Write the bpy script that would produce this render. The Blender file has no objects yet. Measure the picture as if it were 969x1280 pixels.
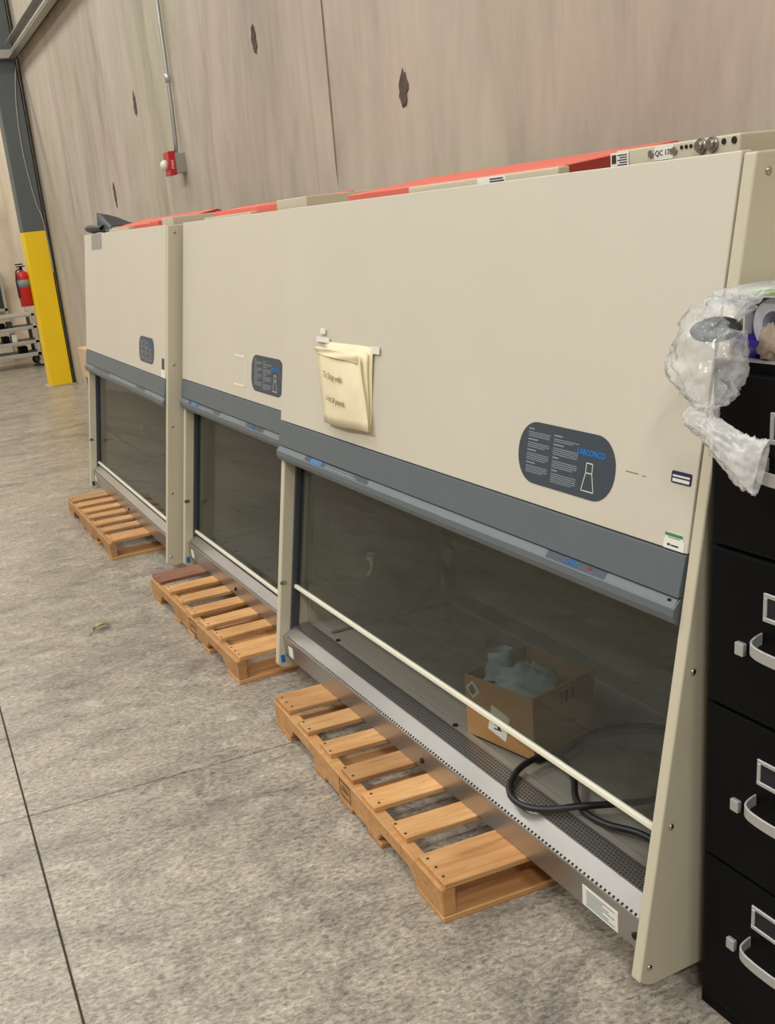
import bpy, bmesh, math, random
from mathutils import Vector, Matrix, noise as mnoise
random.seed(7)
C = bpy.context.scene.collection
SC = bpy.context.scene
R = math.radians

# ------------------------------------------------------------------ camera
F_PX, PITCH, ROLL, YAW, CAM_H = 1321.15, R(19.3071), R(-6.26556), R(21.9474), 1.62144
CX, CY = -83.9, 93.34
cam = bpy.data.objects.new('camera', bpy.data.cameras.new('camera'))
C.objects.link(cam)
fw = Vector((math.sin(YAW)*math.cos(PITCH), math.cos(YAW)*math.cos(PITCH), -math.sin(PITCH)))
rt = fw.cross(Vector((0, 0, 1))).normalized()
up = rt.cross(fw)
rt, up = rt*math.cos(ROLL)+up*math.sin(ROLL), -rt*math.sin(ROLL)+up*math.cos(ROLL)
M = Matrix((rt, up, -fw)).transposed().to_4x4()
M.translation = (0, 0, CAM_H)
cam.matrix_world = M
cam.data.sensor_fit = 'HORIZONTAL'
cam.data.sensor_width = 36
cam.data.lens = F_PX*36/969
cam.data.shift_x = -CX/969
cam.data.shift_y = CY/969
cam.data.clip_start = .02
SC.camera = cam

# ------------------------------------------------------------------ world, lamps, exposure
W = bpy.data.worlds.new('world')
SC.world = W
W.use_nodes = True
W.node_tree.nodes['Background'].inputs[0].default_value = (1, .96, .90, 1)
W.node_tree.nodes['Background'].inputs[1].default_value = .22
SC.view_settings.view_transform = 'Standard'
SC.view_settings.look = 'None'
SC.view_settings.gamma = 1
SC.view_settings.exposure = -0.25
SC.cycles.use_denoising = True
SC.cycles.sample_clamp_direct = 5
LAMPS = [(-.5, 1.6, 60), (-.5, 4.8, 100), (-.5, 8.0, 110), (-.5, 11.2, 150), (-.5, 14.6, 170),
         (-5.2, 1.6, 400), (-5.2, 4.8, 260), (-5.2, 8.0, 100), (-5.2, 11.2, 60), (-5.2, 14.6, 100), (-2.5, -4.2, 420), (.4, -2.8, 130)]  # last two, behind the camera, are fill added to brighten the near side panel
for x, y, p in LAMPS:
    L = bpy.data.lights.new('bay_or_fill_lamp', 'AREA')
    L.shape = 'RECTANGLE'
    L.size, L.size_y = 1.3, .6
    L.energy = p
    L.color = (.97, .99, .98)
    o = bpy.data.objects.new('bay_or_fill_lamp', L)
    o.location = (x, y, 6.8)
    C.objects.link(o)

# ------------------------------------------------------------------ materials
def srgb(r, g, b):
    f = lambda c: (c/255/12.92) if c/255 <= .04045 else ((c/255+.055)/1.055)**2.4
    return (f(r), f(g), f(b), 1)

def new_mat(name):
    m = bpy.data.materials.new(name)
    m.use_nodes = True
    nt = m.node_tree
    return m, nt, nt.nodes['Principled BSDF']

def noise(nt, scale, detail=4, vec=None, rough=.55, dist=0):
    n = nt.nodes.new('ShaderNodeTexNoise')
    n.inputs['Scale'].default_value = scale
    n.inputs['Detail'].default_value = detail
    n.inputs['Roughness'].default_value = rough
    n.inputs['Distortion'].default_value = dist
    if vec: nt.links.new(vec, n.inputs['Vector'])
    return n.outputs['Fac']

def mapping(nt, scale=(1, 1, 1), rot=(0, 0, 0), src='Object', loc=(0, 0, 0)):
    tc = nt.nodes.new('ShaderNodeTexCoord')
    mp = nt.nodes.new('ShaderNodeMapping')
    mp.inputs['Scale'].default_value = scale
    mp.inputs['Rotation'].default_value = rot
    mp.inputs['Location'].default_value = loc
    nt.links.new(tc.outputs[src], mp.inputs['Vector'])
    return mp.outputs['Vector']

def ramp(nt, fac, stops):
    r = nt.nodes.new('ShaderNodeValToRGB')
    e = r.color_ramp.elements
    while len(e) < len(stops): e.new(.5)
    for k, (p, c) in enumerate(stops):
        e[k].position = p
        e[k].color = c if len(c) == 4 else (*c, 1)
    nt.links.new(fac, r.inputs['Fac'])
    return r.outputs['Color']

def mix(nt, fac, a, b, mode='MIX'):
    m = nt.nodes.new('ShaderNodeMix')
    m.data_type = 'RGBA'
    m.blend_type = mode
    for sock, v in ((m.inputs['Factor'], fac), (m.inputs['A'], a), (m.inputs['B'], b)):
        if isinstance(v, (int, float)): sock.default_value = v
        elif isinstance(v, tuple): sock.default_value = v
        else: nt.links.new(v, sock)
    for s in m.inputs:
        if s.type == 'RGBA' and s.name == 'A' and isinstance(a, tuple): s.default_value = a
        if s.type == 'RGBA' and s.name == 'B' and isinstance(b, tuple): s.default_value = b
    # link colours onto the RGBA sockets
    ca = [s for s in m.inputs if s.name == 'A' and s.type == 'RGBA'][0]
    cb = [s for s in m.inputs if s.name == 'B' and s.type == 'RGBA'][0]
    for l in list(nt.links):
        if l.to_node == m and l.to_socket.name in 'AB': nt.links.remove(l)
    if not isinstance(a, tuple): nt.links.new(a, ca)
    if not isinstance(b, tuple): nt.links.new(b, cb)
    return [s for s in m.outputs if s.type == 'RGBA'][0]

def bump(nt, bs, fac, strength=.2, dist=.01):
    b = nt.nodes.new('ShaderNodeBump')
    b.inputs['Strength'].default_value = strength
    b.inputs['Distance'].default_value = dist
    nt.links.new(fac, b.inputs['Height'])
    nt.links.new(b.outputs['Normal'], bs.inputs['Normal'])

def plain(name, col, rough=.5, metal=0, var=.06, scale=6, bumpy=0, spec=.5):
    m, nt, bs = new_mat(name)
    v = mapping(nt)
    f = noise(nt, scale, 4, v)
    lo = tuple(c*(1-var) for c in col[:3])+(1,)
    hi = tuple(min(1, c*(1+var)) for c in col[:3])+(1,)
    nt.links.new(ramp(nt, f, [(.3, lo), (.7, hi)]), bs.inputs['Base Color'])
    bs.inputs['Roughness'].default_value = rough
    bs.inputs['Metallic'].default_value = metal
    bs.inputs['Specular IOR Level'].default_value = spec
    if bumpy: bump(nt, bs, noise(nt, scale*12, 3, v), bumpy, .004)
    return m

def floor_mat():
    m, nt, bs = new_mat('polished_concrete')
    v = mapping(nt)
    big = noise(nt, .8, 6, v, .65, .8)
    mid = noise(nt, 5.5, 9, mapping(nt, (1.0, 1.7, 1), (0, 0, .25)), .72, 1.0)
    fine = noise(nt, 52, 7, mapping(nt, (1, 1.7, 1), (0, 0, .2)), .8, .5)
    c1 = ramp(nt, big, [(.3, srgb(122, 113, 104)), (.5, srgb(162, 150, 134)), (.7, srgb(188, 176, 157))])
    c2 = ramp(nt, mid, [(.28, srgb(98, 92, 86)), (.45, srgb(148, 138, 124)), (.56, srgb(170, 158, 141)), (.74, srgb(212, 201, 182))])
    c = mix(nt, .55, c1, c2)
    c = mix(nt, .95, c, ramp(nt, fine, [(.34, (.14, .14, .15, 1)), (.5, (.5, .5, .5, 1)), (.66, (.84, .84, .82, 1))]), 'OVERLAY')
    stain = ramp(nt, noise(nt, 1.7, 6, mapping(nt, (1, 1.5, 1), loc=(3.3, 1.7, 0)), .65, 1.4), [(.53, (1, 1, 1, 1)), (.68, (.64, .64, .67, 1))])
    c = mix(nt, .85, c, stain, 'MULTIPLY')
    pit = ramp(nt, noise(nt, 22, 3, mapping(nt, (1, 1.6, 1), loc=(9, 4, 0)), .55), [(.70, (1, 1, 1, 1)), (.76, (.46, .44, .42, 1))])
    c = mix(nt, .8, c, pit, 'MULTIPLY')
    nt.links.new(c, bs.inputs['Base Color'])
    rr = ramp(nt, mid, [(.3, (.22, .22, .22, 1)), (.7, (.42, .42, .42, 1))])
    nt.links.new(rr, bs.inputs['Roughness'])
    bs.inputs['Specular IOR Level'].default_value = .45
    bump(nt, bs, fine, .2, .006)
    return m

def wall_mat(name, base, light, dark, amount=.75):
    m, nt, bs = new_mat(name)
    broad = noise(nt, 1.0, 5, mapping(nt, (1, 1.5, .45)), .6, .9)
    streak = noise(nt, 1.0, 7, mapping(nt, (1, 3.4, .8), (.06, 0, 0), loc=(2, 5, 1)), .62, .8)
    fine = noise(nt, 1.0, 6, mapping(nt, (1, 10, 2.2), (-.08, 0, 0), loc=(7, 2, 3)), .65, .5)
    blot = noise(nt, .55, 4, mapping(nt, loc=(4, 5.4, 7)), .55, .7)
    c = ramp(nt, broad, [(.32, dark), (.5, base), (.68, light)])
    c = mix(nt, .42, c, ramp(nt, streak, [(.3, dark), (.5, base), (.7, light)]))
    c = mix(nt, .22, c, ramp(nt, fine, [(.3, dark), (.5, base), (.72, light)]))
    tint = ramp(nt, blot, [(.36, srgb(250, 242, 238)), (.5, srgb(248, 244, 240)), (.64, srgb(246, 247, 232))])
    c = mix(nt, .85, c, tint, 'MULTIPLY')
    drip = ramp(nt, noise(nt, 1, 4, mapping(nt, (1, 5.5, .35), loc=(7, 3, .3)), .5, .6), [(.62, (1, 1, 1, 1)), (.76, (.80, .78, .78, 1))])
    c = mix(nt, amount, c, drip, 'MULTIPLY')
    speck = ramp(nt, noise(nt, 9, 3, mapping(nt, (1, 2.2, .7), loc=(1, 8, 2)), .6, .4), [(.70, (1, 1, 1, 1)), (.76, (.78, .74, .72, 1))])
    c = mix(nt, amount*.6, c, speck, 'MULTIPLY')
    nt.links.new(c, bs.inputs['Base Color'])
    bs.inputs['Roughness'].default_value = .75
    bump(nt, bs, noise(nt, 9, 6, mapping(nt)), .12, .01)
    return m

def wood_mat(name, cols):
    m, nt, bs = new_mat(name)
    oi = nt.nodes.new('ShaderNodeObjectInfo')
    tc = nt.nodes.new('ShaderNodeTexCoord')
    ad = nt.nodes.new('ShaderNodeVectorMath')
    ad.operation = 'ADD'
    cb = nt.nodes.new('ShaderNodeCombineXYZ')
    ml = nt.nodes.new('ShaderNodeMath'); ml.operation = 'MULTIPLY'; ml.inputs[1].default_value = 37
    nt.links.new(oi.outputs['Random'], ml.inputs[0])
    for k in range(3): nt.links.new(ml.outputs[0], cb.inputs[k])
    nt.links.new(tc.outputs['Object'], ad.inputs[0]); nt.links.new(cb.outputs[0], ad.inputs[1])
    mp = nt.nodes.new('ShaderNodeMapping')
    mp.inputs['Scale'].default_value = (3, 34, 40)
    nt.links.new(ad.outputs[0], mp.inputs['Vector'])
    g = noise(nt, 1.2, 6, mp.outputs[0], .6, 1.1)
    mp2 = nt.nodes.new('ShaderNodeMapping'); mp2.inputs['Scale'].default_value = (4, 7, 7)
    nt.links.new(ad.outputs[0], mp2.inputs['Vector'])
    b = noise(nt, 1, 4, mp2.outputs[0], .6, .5)
    c = ramp(nt, g, [(.30, tuple(c*.8 for c in cols[0][:3])+(1,)), (.5, cols[1]), (.72, cols[2])])
    c = mix(nt, .5, c, ramp(nt, b, [(.3, cols[0]), (.5, cols[1]), (.7, cols[2])]))
    shade = nt.nodes.new('ShaderNodeHueSaturation')
    mr = nt.nodes.new('ShaderNodeMapRange'); mr.inputs['To Min'].default_value = .70; mr.inputs['To Max'].default_value = 1.10
    nt.links.new(oi.outputs['Random'], mr.inputs['Value']); nt.links.new(mr.outputs[0], shade.inputs['Value'])
    nt.links.new(c, shade.inputs['Color'])
    nt.links.new(shade.outputs[0], bs.inputs['Base Color'])
    bs.inputs['Roughness'].default_value = .62
    bump(nt, bs, g, .25, .003)
    return m

def steel_mat(name, col, rough, stretch=(1, 40, 1), metal=1):
    m, nt, bs = new_mat(name)
    f = noise(nt, 1.5, 5, mapping(nt), .6)
    g = noise(nt, 8, 3, mapping(nt, stretch), .5)
    nt.links.new(ramp(nt, f, [(.3, tuple(c*.86 for c in col[:3])+(1,)), (.7, col)]), bs.inputs['Base Color'])
    bs.inputs['Metallic'].default_value = metal
    nt.links.new(ramp(nt, f, [(.3, (rough*.8,)*3), (.7, (rough*1.25,)*3)]), bs.inputs['Roughness'])
    if metal == 1: bump(nt, bs, g, .04, .002)
    return m

def film_mat(name, tint, diffuse, amount, rough=.12, ior=1.45):
    """a thin film or pane: lets light straight through, mirrors by angle, and scatters a little"""
    m = bpy.data.materials.new(name)
    m.use_nodes = True
    nt = m.node_tree
    nt.nodes.clear()
    out = nt.nodes.new('ShaderNodeOutputMaterial')
    tr = nt.nodes.new('ShaderNodeBsdfTransparent'); tr.inputs[0].default_value = tint
    gl = nt.nodes.new('ShaderNodeBsdfGlossy'); gl.inputs['Roughness'].default_value = rough
    lw = nt.nodes.new('ShaderNodeLayerWeight'); lw.inputs[0].default_value = .5
    pw = nt.nodes.new('ShaderNodeMath'); pw.operation = 'POWER'; pw.inputs[1].default_value = 5
    nt.links.new(lw.outputs['Facing'], pw.inputs[0])
    f0 = ((ior-1)/(ior+1))**2
    fr = nt.nodes.new('ShaderNodeMapRange'); fr.inputs['To Min'].default_value = f0; fr.inputs['To Max'].default_value = .6
    nt.links.new(pw.outputs[0], fr.inputs['Value'])
    df = nt.nodes.new('ShaderNodeBsdfDiffuse'); df.inputs[0].default_value = diffuse
    a = nt.nodes.new('ShaderNodeMixShader')
    f = noise(nt, 14, 4, mapping(nt), .6, .8)
    mr = nt.nodes.new('ShaderNodeMapRange')
    mr.inputs['From Min'].default_value = .3; mr.inputs['From Max'].default_value = .7
    mr.inputs['To Min'].default_value = amount*.55; mr.inputs['To Max'].default_value = amount*1.45
    nt.links.new(f, mr.inputs['Value']); nt.links.new(mr.outputs[0], a.inputs[0])
    nt.links.new(tr.outputs[0], a.inputs[1]); nt.links.new(df.outputs[0], a.inputs[2])
    b = nt.nodes.new('ShaderNodeMixShader')
    nt.links.new(fr.outputs[0], b.inputs[0]); nt.links.new(a.outputs[0], b.inputs[1]); nt.links.new(gl.outputs[0], b.inputs[2])
    nt.links.new(b.outputs[0], out.inputs[0])
    return m

MT = dict(
    floor=floor_mat(),
    slab_bed=plain('joint_bed', srgb(74, 65, 56), .9),
    wall=wall_mat('stained_concrete', srgb(184, 173, 158), srgb(203, 191, 175), srgb(146, 135, 125)),
    wall_end=wall_mat('cream_concrete', srgb(238, 226, 206), srgb(248, 240, 224), srgb(206, 190, 166), .7),
    room=plain('painted_block', srgb(128, 124, 116), .8),
    ceiling=plain('roof_deck', srgb(150, 150, 146), .8),
    cream=plain('cream_enamel', srgb(206, 196, 178), .42, var=.02, scale=2.5, bumpy=.05),
    cream_side=plain('cream_side_enamel', srgb(201, 190, 165), .45, var=.025, scale=3, bumpy=.05),
    grey=plain('grey_header', srgb(94, 100, 103), .45, var=.02),
    lip=plain('grey_recess', srgb(110, 116, 118), .5, var=.02),
    dark=plain('dark_plastic', srgb(52, 54, 58), .4, var=.05),
    label=plain('label_slate', srgb(62, 69, 77), .4, var=.02),
    ink=plain('label_print', srgb(132, 138, 142), .6, var=.02),
    blue=plain('label_blue', srgb(28, 110, 178), .5, var=.03),
    red_ink=plain('label_red', srgb(170, 40, 50), .5),
    white=plain('white_label', srgb(228, 224, 212), .55, var=.03),
    navy=plain('navy_sticker', srgb(36, 34, 78), .4),
    green=plain('green_band', srgb(64, 130, 84), .5),
    black_ink=plain('black_print', srgb(40, 38, 38), .7),
    pencil=plain('pencil_print', srgb(128, 108, 84), .8),
    steel=steel_mat('brushed_stainless', (.46, .43, .395, 1), .31, metal=.86),
    liner=plain('liner_enamel', srgb(176, 166, 146), .4, var=.03),
    tray=plain('work_tray_steel', srgb(168, 160, 148), .38, .35, .05, 2),
    trim=plain('sash_trim', srgb(228, 222, 200), .3, var=.02),
    track=plain('sash_track', srgb(62, 64, 70), .5),
    hole=plain('hole_dark', (.008, .008, .008, 1), .9),
    screw=steel_mat('screw_steel', (.55, .52, .46, 1), .3),
    glass=film_mat('sash_glass', (.66, .69, .665, 1), (.30, .32, .31, 1), .025, .015, 1.5),
    wood=wood_mat('pallet_pine', [srgb(178, 118, 66), srgb(205, 150, 92), srgb(224, 178, 122)]),
    wood_dark=wood_mat('pallet_brown', [srgb(122, 76, 56), srgb(146, 96, 72), srgb(168, 118, 90)]),
    wood_end=wood_mat('stringer_pine', [srgb(170, 112, 62), srgb(200, 146, 90), srgb(216, 170, 116)]),
    nail=plain('nail_rust', srgb(70, 46, 34), .7),
    black=plain('black_enamel', srgb(8, 8, 9), .5, var=.1, scale=9, spec=.1),
    chrome=plain('satin_chrome', srgb(188, 186, 182), .36, .55, .03),
    card=plain('cardboard', srgb(176, 130, 82), .8, var=.06, scale=8),
    card_tan=plain('tan_board', srgb(206, 172, 132), .8, var=.05),
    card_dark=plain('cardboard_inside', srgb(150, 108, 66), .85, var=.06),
    manila=plain('manila_paper', srgb(236, 220, 182), .7, var=.04, scale=12),
    tape=film_mat('clear_tape', (.95, .94, .9, 1), (.93, .91, .84, 1), .55, .2),
    bag=film_mat('clear_plastic_bag', (.98, .98, .98, 1), (.92, .92, .92, 1), .24, .13),
    bag_dense=film_mat('bunched_plastic', (.97, .97, .97, 1), (.94, .92, .89, 1), .42, .14),
    bag_blue=film_mat('blueish_plastic_bag', (.93, .97, 1, 1), (.66, .74, .80, 1), .5, .12),
    rubber=plain('black_rubber', srgb(28, 28, 30), .45, var=.1),
    yellow=plain('safety_yellow', srgb(246, 203, 8), .5, var=.04, scale=3),
    steelgrey=plain('grey_column', srgb(92, 96, 96), .55, var=.05, scale=3),
    galv=steel_mat('galvanised', (.50, .49, .46, 1), .45),
    coral=plain('coral_plastic', srgb(228, 112, 92), .55, var=.04),
    deep_red=plain('deep_red_plastic', srgb(150, 44, 36), .5, var=.06),
    strip_film=film_mat('grey_film', (.72, .70, .70, 1), (.5, .48, .47, 1), .35, .3),
    fire=plain('fire_red', srgb(188, 30, 40), .35, var=.06),
    cart=plain('cart_grey', srgb(172, 166, 152), .5, var=.06),
    black_sheet=plain('black_sheet', srgb(44, 48, 54), .55, var=.15, scale=14),
    purple=plain('purple_plastic', srgb(58, 40, 150), .3, var=.08),
    lime=plain('lime_band', srgb(150, 205, 60), .5),
    carton=plain('white_carton', srgb(222, 220, 214), .6),
    roll=plain('white_tape_roll', srgb(214, 212, 214), .4),
    leaf=plain('dry_leaf', srgb(160, 148, 104), .8, var=.2, scale=60),
    lump=plain('crumpled_paper', srgb(170, 152, 132), .85, var=.2, scale=60, bumpy=.4),
    hairline=plain('hairline_crack', srgb(146, 130, 116), .9, var=.2, scale=20),
    gouge=plain('gouged_concrete', srgb(92, 78, 68), .95, var=.3, scale=20),
)

# ------------------------------------------------------------------ mesh helpers
class MB:
    def __init__(s): s.v, s.f, s.sm = [], [], []
    def add(s, vs, fs, smooth=False):
        n = len(s.v)
        s.v += [tuple(p) for p in vs]
        s.f += [tuple(i+n for i in f) for f in fs]
        s.sm += [smooth]*len(fs)
        return s
    def box(s, x0, x1, y0, y1, z0, z1):
        return s.add([(x0, y0, z0), (x1, y0, z0), (x1, y1, z0), (x0, y1, z0), (x0, y0, z1), (x1, y0, z1), (x1, y1, z1), (x0, y1, z1)],
                     [(0, 3, 2, 1), (4, 5, 6, 7), (0, 1, 5, 4), (1, 2, 6, 5), (2, 3, 7, 6), (3, 0, 4, 7)])
    def prism(s, poly, y0, y1):            # polygon in (x, z), along y
        n = len(poly)
        vs = [(x, y0, z) for x, z in poly]+[(x, y1, z) for x, z in poly]
        return s.add(vs, [tuple(range(n)), tuple(range(2*n-1, n-1, -1))]+[(i, i+n, (i+1) % n+n, (i+1) % n) for i in range(n)])
    def loft(s, rings, cap=True, smooth=True, close=True):
        n = len(rings[0]); vs = [p for r in rings for p in r]; fs = []
        for k in range(len(rings)-1):
            for i in range(n if close else n-1):
                a, b = k*n+i, k*n+(i+1) % n
                fs.append((a, b, b+n, a+n))
        s.add(vs, fs, smooth)
        if cap:
            m = len(s.v)-len(vs)
            s.f += [tuple(m+i for i in range(n-1, -1, -1)), tuple(m+(len(rings)-1)*n+i for i in range(n))]
            s.sm += [False, False]
        return s
    def tube(s, pts, r, n=10, cap=True):
        pts = [Vector(p) for p in pts]; rings = []
        rs = r if isinstance(r, (list, tuple)) else [r]*len(pts)
        ref = None
        for k, p in enumerate(pts):
            t = (pts[min(k+1, len(pts)-1)]-pts[max(k-1, 0)]).normalized()
            if ref is None: ref = t.orthogonal().normalized()
            a = (ref-t*ref.dot(t)).normalized(); ref = a; b = t.cross(a)
            rings.append([p+(a*math.cos(2*math.pi*i/n)+b*math.sin(2*math.pi*i/n))*rs[k] for i in range(n)])
        return s.loft(rings, cap)
    def disc(s, c, ax, r, h, n=12, dome=0):   # short cylinder along ax from c
        c = Vector(c); ax = Vector(ax).normalized(); a = ax.orthogonal().normalized(); b = ax.cross(a)
        ring = lambda d, q: [c+ax*d+(a*math.cos(2*math.pi*i/n)+b*math.sin(2*math.pi*i/n))*q for i in range(n)]
        rs = [ring(0, r), ring(h, r)]
        if dome: rs += [ring(h+dome*.7, r*.7), ring(h+dome, r*.15)]
        return s.loft(rs)
    def build(s, name, mat, parent=None, bevel=0, seg=2, **props):
        me = bpy.data.meshes.new(name)
        me.from_pydata(s.v, [], s.f)
        me.polygons.foreach_set('use_smooth', s.sm)
        bm = bmesh.new(); bm.from_mesh(me); bmesh.ops.recalc_face_normals(bm, faces=bm.faces); bm.to_mesh(me); bm.free()
        me.materials.append(MT[mat] if isinstance(mat, str) else mat)
        o = bpy.data.objects.new(name, me)
        C.objects.link(o)
        if parent: o.parent = parent
        if bevel:
            b = o.modifiers.new('bevel', 'BEVEL'); b.width = bevel; b.segments = seg; b.limit_method = 'ANGLE'; b.angle_limit = R(40)
        for k, v in props.items(): o[k] = v
        return o

def thing(name, label, cat, loc=(0, 0, 0), rz=0, group=None):
    o = bpy.data.objects.new(name, None)
    o.empty_display_size = .1
    C.objects.link(o); o.location = loc; o.rotation_euler = (0, 0, rz)
    o['label'] = label; o['category'] = cat
    if group: o['group'] = group
    return o

def tag(o, label, cat, group=None):
    o['label'] = label; o['category'] = cat
    if group: o['group'] = group
    return o

def letters(txt, size, place, name, mat, parent, depth=.0006, bold=0):
    cu = bpy.data.curves.new('txt', 'FONT'); cu.body = txt; cu.size = size; cu.extrude = depth/2; cu.resolution_u = 2
    cu.offset = bold; cu.align_x = 'CENTER'; cu.align_y = 'CENTER'
    t = bpy.data.objects.new('txt', cu); C.objects.link(t)
    bpy.context.view_layer.update()
    me = bpy.data.meshes.new_from_object(t.evaluated_get(bpy.context.evaluated_depsgraph_get()))
    bpy.data.objects.remove(t); bpy.data.curves.remove(cu)
    me.name = name
    for v in me.vertices: v.co = place(v.co.x, v.co.y, v.co.z)
    me.materials.clear(); me.materials.append(MT[mat])
    o = bpy.data.objects.new(name, me); C.objects.link(o); o.parent = parent
    return o

def stadium(y0, y1, z0, z1, r, n=8):
    pts = []
    for cx_, cz_, a0 in ((y1-r, z1-r, 0), (y0+r, z1-r, 90), (y0+r, z0+r, 180), (y1-r, z0+r, 270)):
        pts += [(cx_+r*math.cos(R(a0+90*k/n)), cz_+r*math.sin(R(a0+90*k/n))) for k in range(n+1)]
    return pts

# ------------------------------------------------------------------ setting
JA = R(2.227)
ju = Vector((math.cos(JA), -math.sin(JA), 0)); jv = Vector((math.sin(JA), math.cos(JA), 0))
J0 = Vector((.171, 2.981, 0))
fl = MB().box(-9, 4, -8, 19, -.25, -.007).build('floor', 'slab_bed'); fl['kind'] = 'structure'
S = 3.66; g = .0025
for i in range(-3, 1):
    for j in range(-3, 5):
        a, b = i*S+g, (i+1)*S-g
        c, d = j*S+g, (j+1)*S-g
        q = [J0+ju*x+jv*y for x, y in ((a, c), (b, c), (b, d), (a, d))]
        MB().add([tuple(p+Vector((0, 0, z))) for z in (-.007, 0) for p in q], [(3, 2, 1, 0), (4, 5, 6, 7), (0, 1, 5, 4), (1, 2, 6, 5), (2, 3, 7, 6), (3, 0, 4, 7)]).build('concrete_slab', 'floor', fl, .002, 1)
WA = R(1.6)
def wx(y): return 2.40+(y-13.1)*math.tan(WA)
def wall_piece(name, y0, y1, mat, z1=7.5, off=0):
    o = MB().add([(wx(y)+dx+off, y, z) for z in (0, z1) for y, dx in ((y0, 0), (y0, .3), (y1, .3), (y1, 0))],
             [(0, 1, 2, 3), (7, 6, 5, 4), (0, 4, 5, 1), (1, 5, 6, 2), (2, 6, 7, 3), (3, 7, 4, 0)]).build(name, mat)
    o['kind'] = 'structure'
    return o
wall_right = wall_piece('wall_right', -8, 13.42, 'wall')
wall_piece('wall_right_end', 13.46, 17.3, 'wall_end', off=.02)
o = MB().box(-9, 2.9, 17.1, 17.4, 0, 7.5).build('wall_end', 'wall_end'); o['kind'] = 'structure'
o = MB().box(-9.3, -9, -8, 17.4, 0, 7.5).build('wall_left', 'room'); o['kind'] = 'structure'
o = MB().box(-9, 2.4, -8.3, -8, 0, 7.5).build('wall_near', 'room'); o['kind'] = 'structure'
o = MB().box(-9.3, 3, -8.3, 17.4, 7.5, 7.7).build('ceiling', 'ceiling'); o['kind'] = 'structure'
# gouges broken out of the concrete wall: shallow rough scars
def gouge(y, z, w, h, n=22):
    mb = MB(); x = wx(y)
    rim = [(math.cos(2*math.pi*i/n)*w/2*random.uniform(.55, 1.15), math.sin(2*math.pi*i/n)*h/2*random.uniform(.75, 1.1)) for i in range(n)]
    r0 = [(x+math.tan(WA)*a-.001, y+a, z+b) for a, b in rim]
    r1 = [(x+math.tan(WA)*a-.006, y+a*.8, z+b*.86) for a, b in rim]
    r2 = [(x-.002+random.uniform(-.002, .002), y+a*.4, z+b*.5) for a, b in rim]
    mb.loft([r0, r1, r2], True, False)
    return mb.build('wall_scar', 'gouge' if w > .02 else 'hairline', wall_right)
for a in ((3.915, 2.035, .085, .15), (5.51, 2.48, .085, .15), (8.16, 2.51, .09, .17), (9.3, 1.95, .09, .2), (4.62, 2.25, .006, 1.0), (4.60, 3.3, .005, .9)): gouge(*a)

# ------------------------------------------------------------------ pallets
BOARD_W = [.14, .09, .09, .09, .09, .09, .14]
def board_mesh(w, ln, th, y=0):
    mb = MB(); n = 5
    prof = []
    for k in range(n+1):
        x = ln*k/n
        e0, e1 = random.uniform(-.003, .003), random.uniform(-.003, .003)
        prof.append([(x, e0, 0), (x, w+e1, 0), (x, w+e1, th), (x, e0, th)])
    return mb.loft(prof, True, False)

def pallet(loc, a, label, dark=(), stamp=None):
    t = thing('wooden_pallet', label, 'pallet', loc, -a, 'wooden pallets under the cabinets')
    L, D, H = 1.219, 1.016, .108
    for k, x in enumerate((0, D/2-.019, D-.038)):
        z0, z1 = .016, .092
        pts = [(0, z0), (.15, z0)]
        for nx in (.15, .84):
            pts += [(nx+.0, z0), (nx+.03, z0+.034), (nx+.20, z0+.034), (nx+.23, z0)]
        pts += [(L, z0), (L, z1), (0, z1)]
        pts = [p for i, p in enumerate(pts) if i == 0 or p != pts[i-1]]
        n = len(pts)
        mb = MB().add([(xx, y, z) for xx in (x, x+.038) for y, z in pts],
                      [tuple(range(n)), tuple(range(2*n-1, n-1, -1))]+[(i, i+n, (i+1) % n+n, (i+1) % n) for i in range(n)])
        mb.build('stringer', 'wood_end', t, .003, 1)
    gap = (L-sum(BOARD_W))/6
    y = 0; nails = MB()
    for k, w in enumerate(BOARD_W):
        ins = random.uniform(.004, .016)
        o = board_mesh(w, D-ins-random.uniform(0, .01), .016).build('deck_board', 'wood_dark' if k in dark else 'wood', t, .002, 1)
        o.location = (ins, y+random.uniform(-.006, .006)*(0 < k < 6), .092)
        o.rotation_euler = (0, 0, random.uniform(-.008, .008))
        for q in range(3 if w > .1 else 2):
            yy = y+w*(.2+.6*q/(2 if w > .1 else 1))
            nails.disc((.024+random.uniform(-.004, .004), yy, .1075), (0, 0, 1), .0042, .0016, 7)
        y += w+gap
    nails.build('nail_heads', 'nail', t, kind='stuff')
    for y0, w in ((0, .14), (.36, .09), (L/2-.045, .09), (L-.45, .09), (L-.14, .14)):
        o = board_mesh(w, D, .016).build('bottom_board', 'wood_dark' if y0 in dark else 'wood_end', t, .002, 1)
        o.location = (0, y0, 0)
    if stamp:
        s0, s1, z0, z1 = stamp
        mb = MB(); e = .004
        for b in ((s0, s1, z0, z0+e), (s0, s1, z1-e, z1), (s0, s0+e, z0, z1), (s1-e, s1, z0, z1), (s0+.014, s1-.014, (z0+z1)/2-.004, (z0+z1)/2+.002), (s0+.018, s1-.02, (z0+z1)/2+.008, (z0+z1)/2+.011)):
            mb.box(-.0006, .0005, b[0], b[1], b[2], b[3])
        mb.build('burned_stamp', 'nail', t)
    return t
pallet((.979, 1.880, 0), R(2.559), 'pine pallet under the cabinet that holds a cardboard box, all boards pale', (), (.56, .64, .03, .082))
pallet((1.039, 3.489, 0), R(0), 'pine pallet with one brown deck board, under the narrowest cabinet', (6,), (.52, .60, .025, .085))
pallet((1.012, 5.431, 0), R(.82), 'sun-pale pine pallet under the cabinet with the black sheet on top', ())

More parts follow.
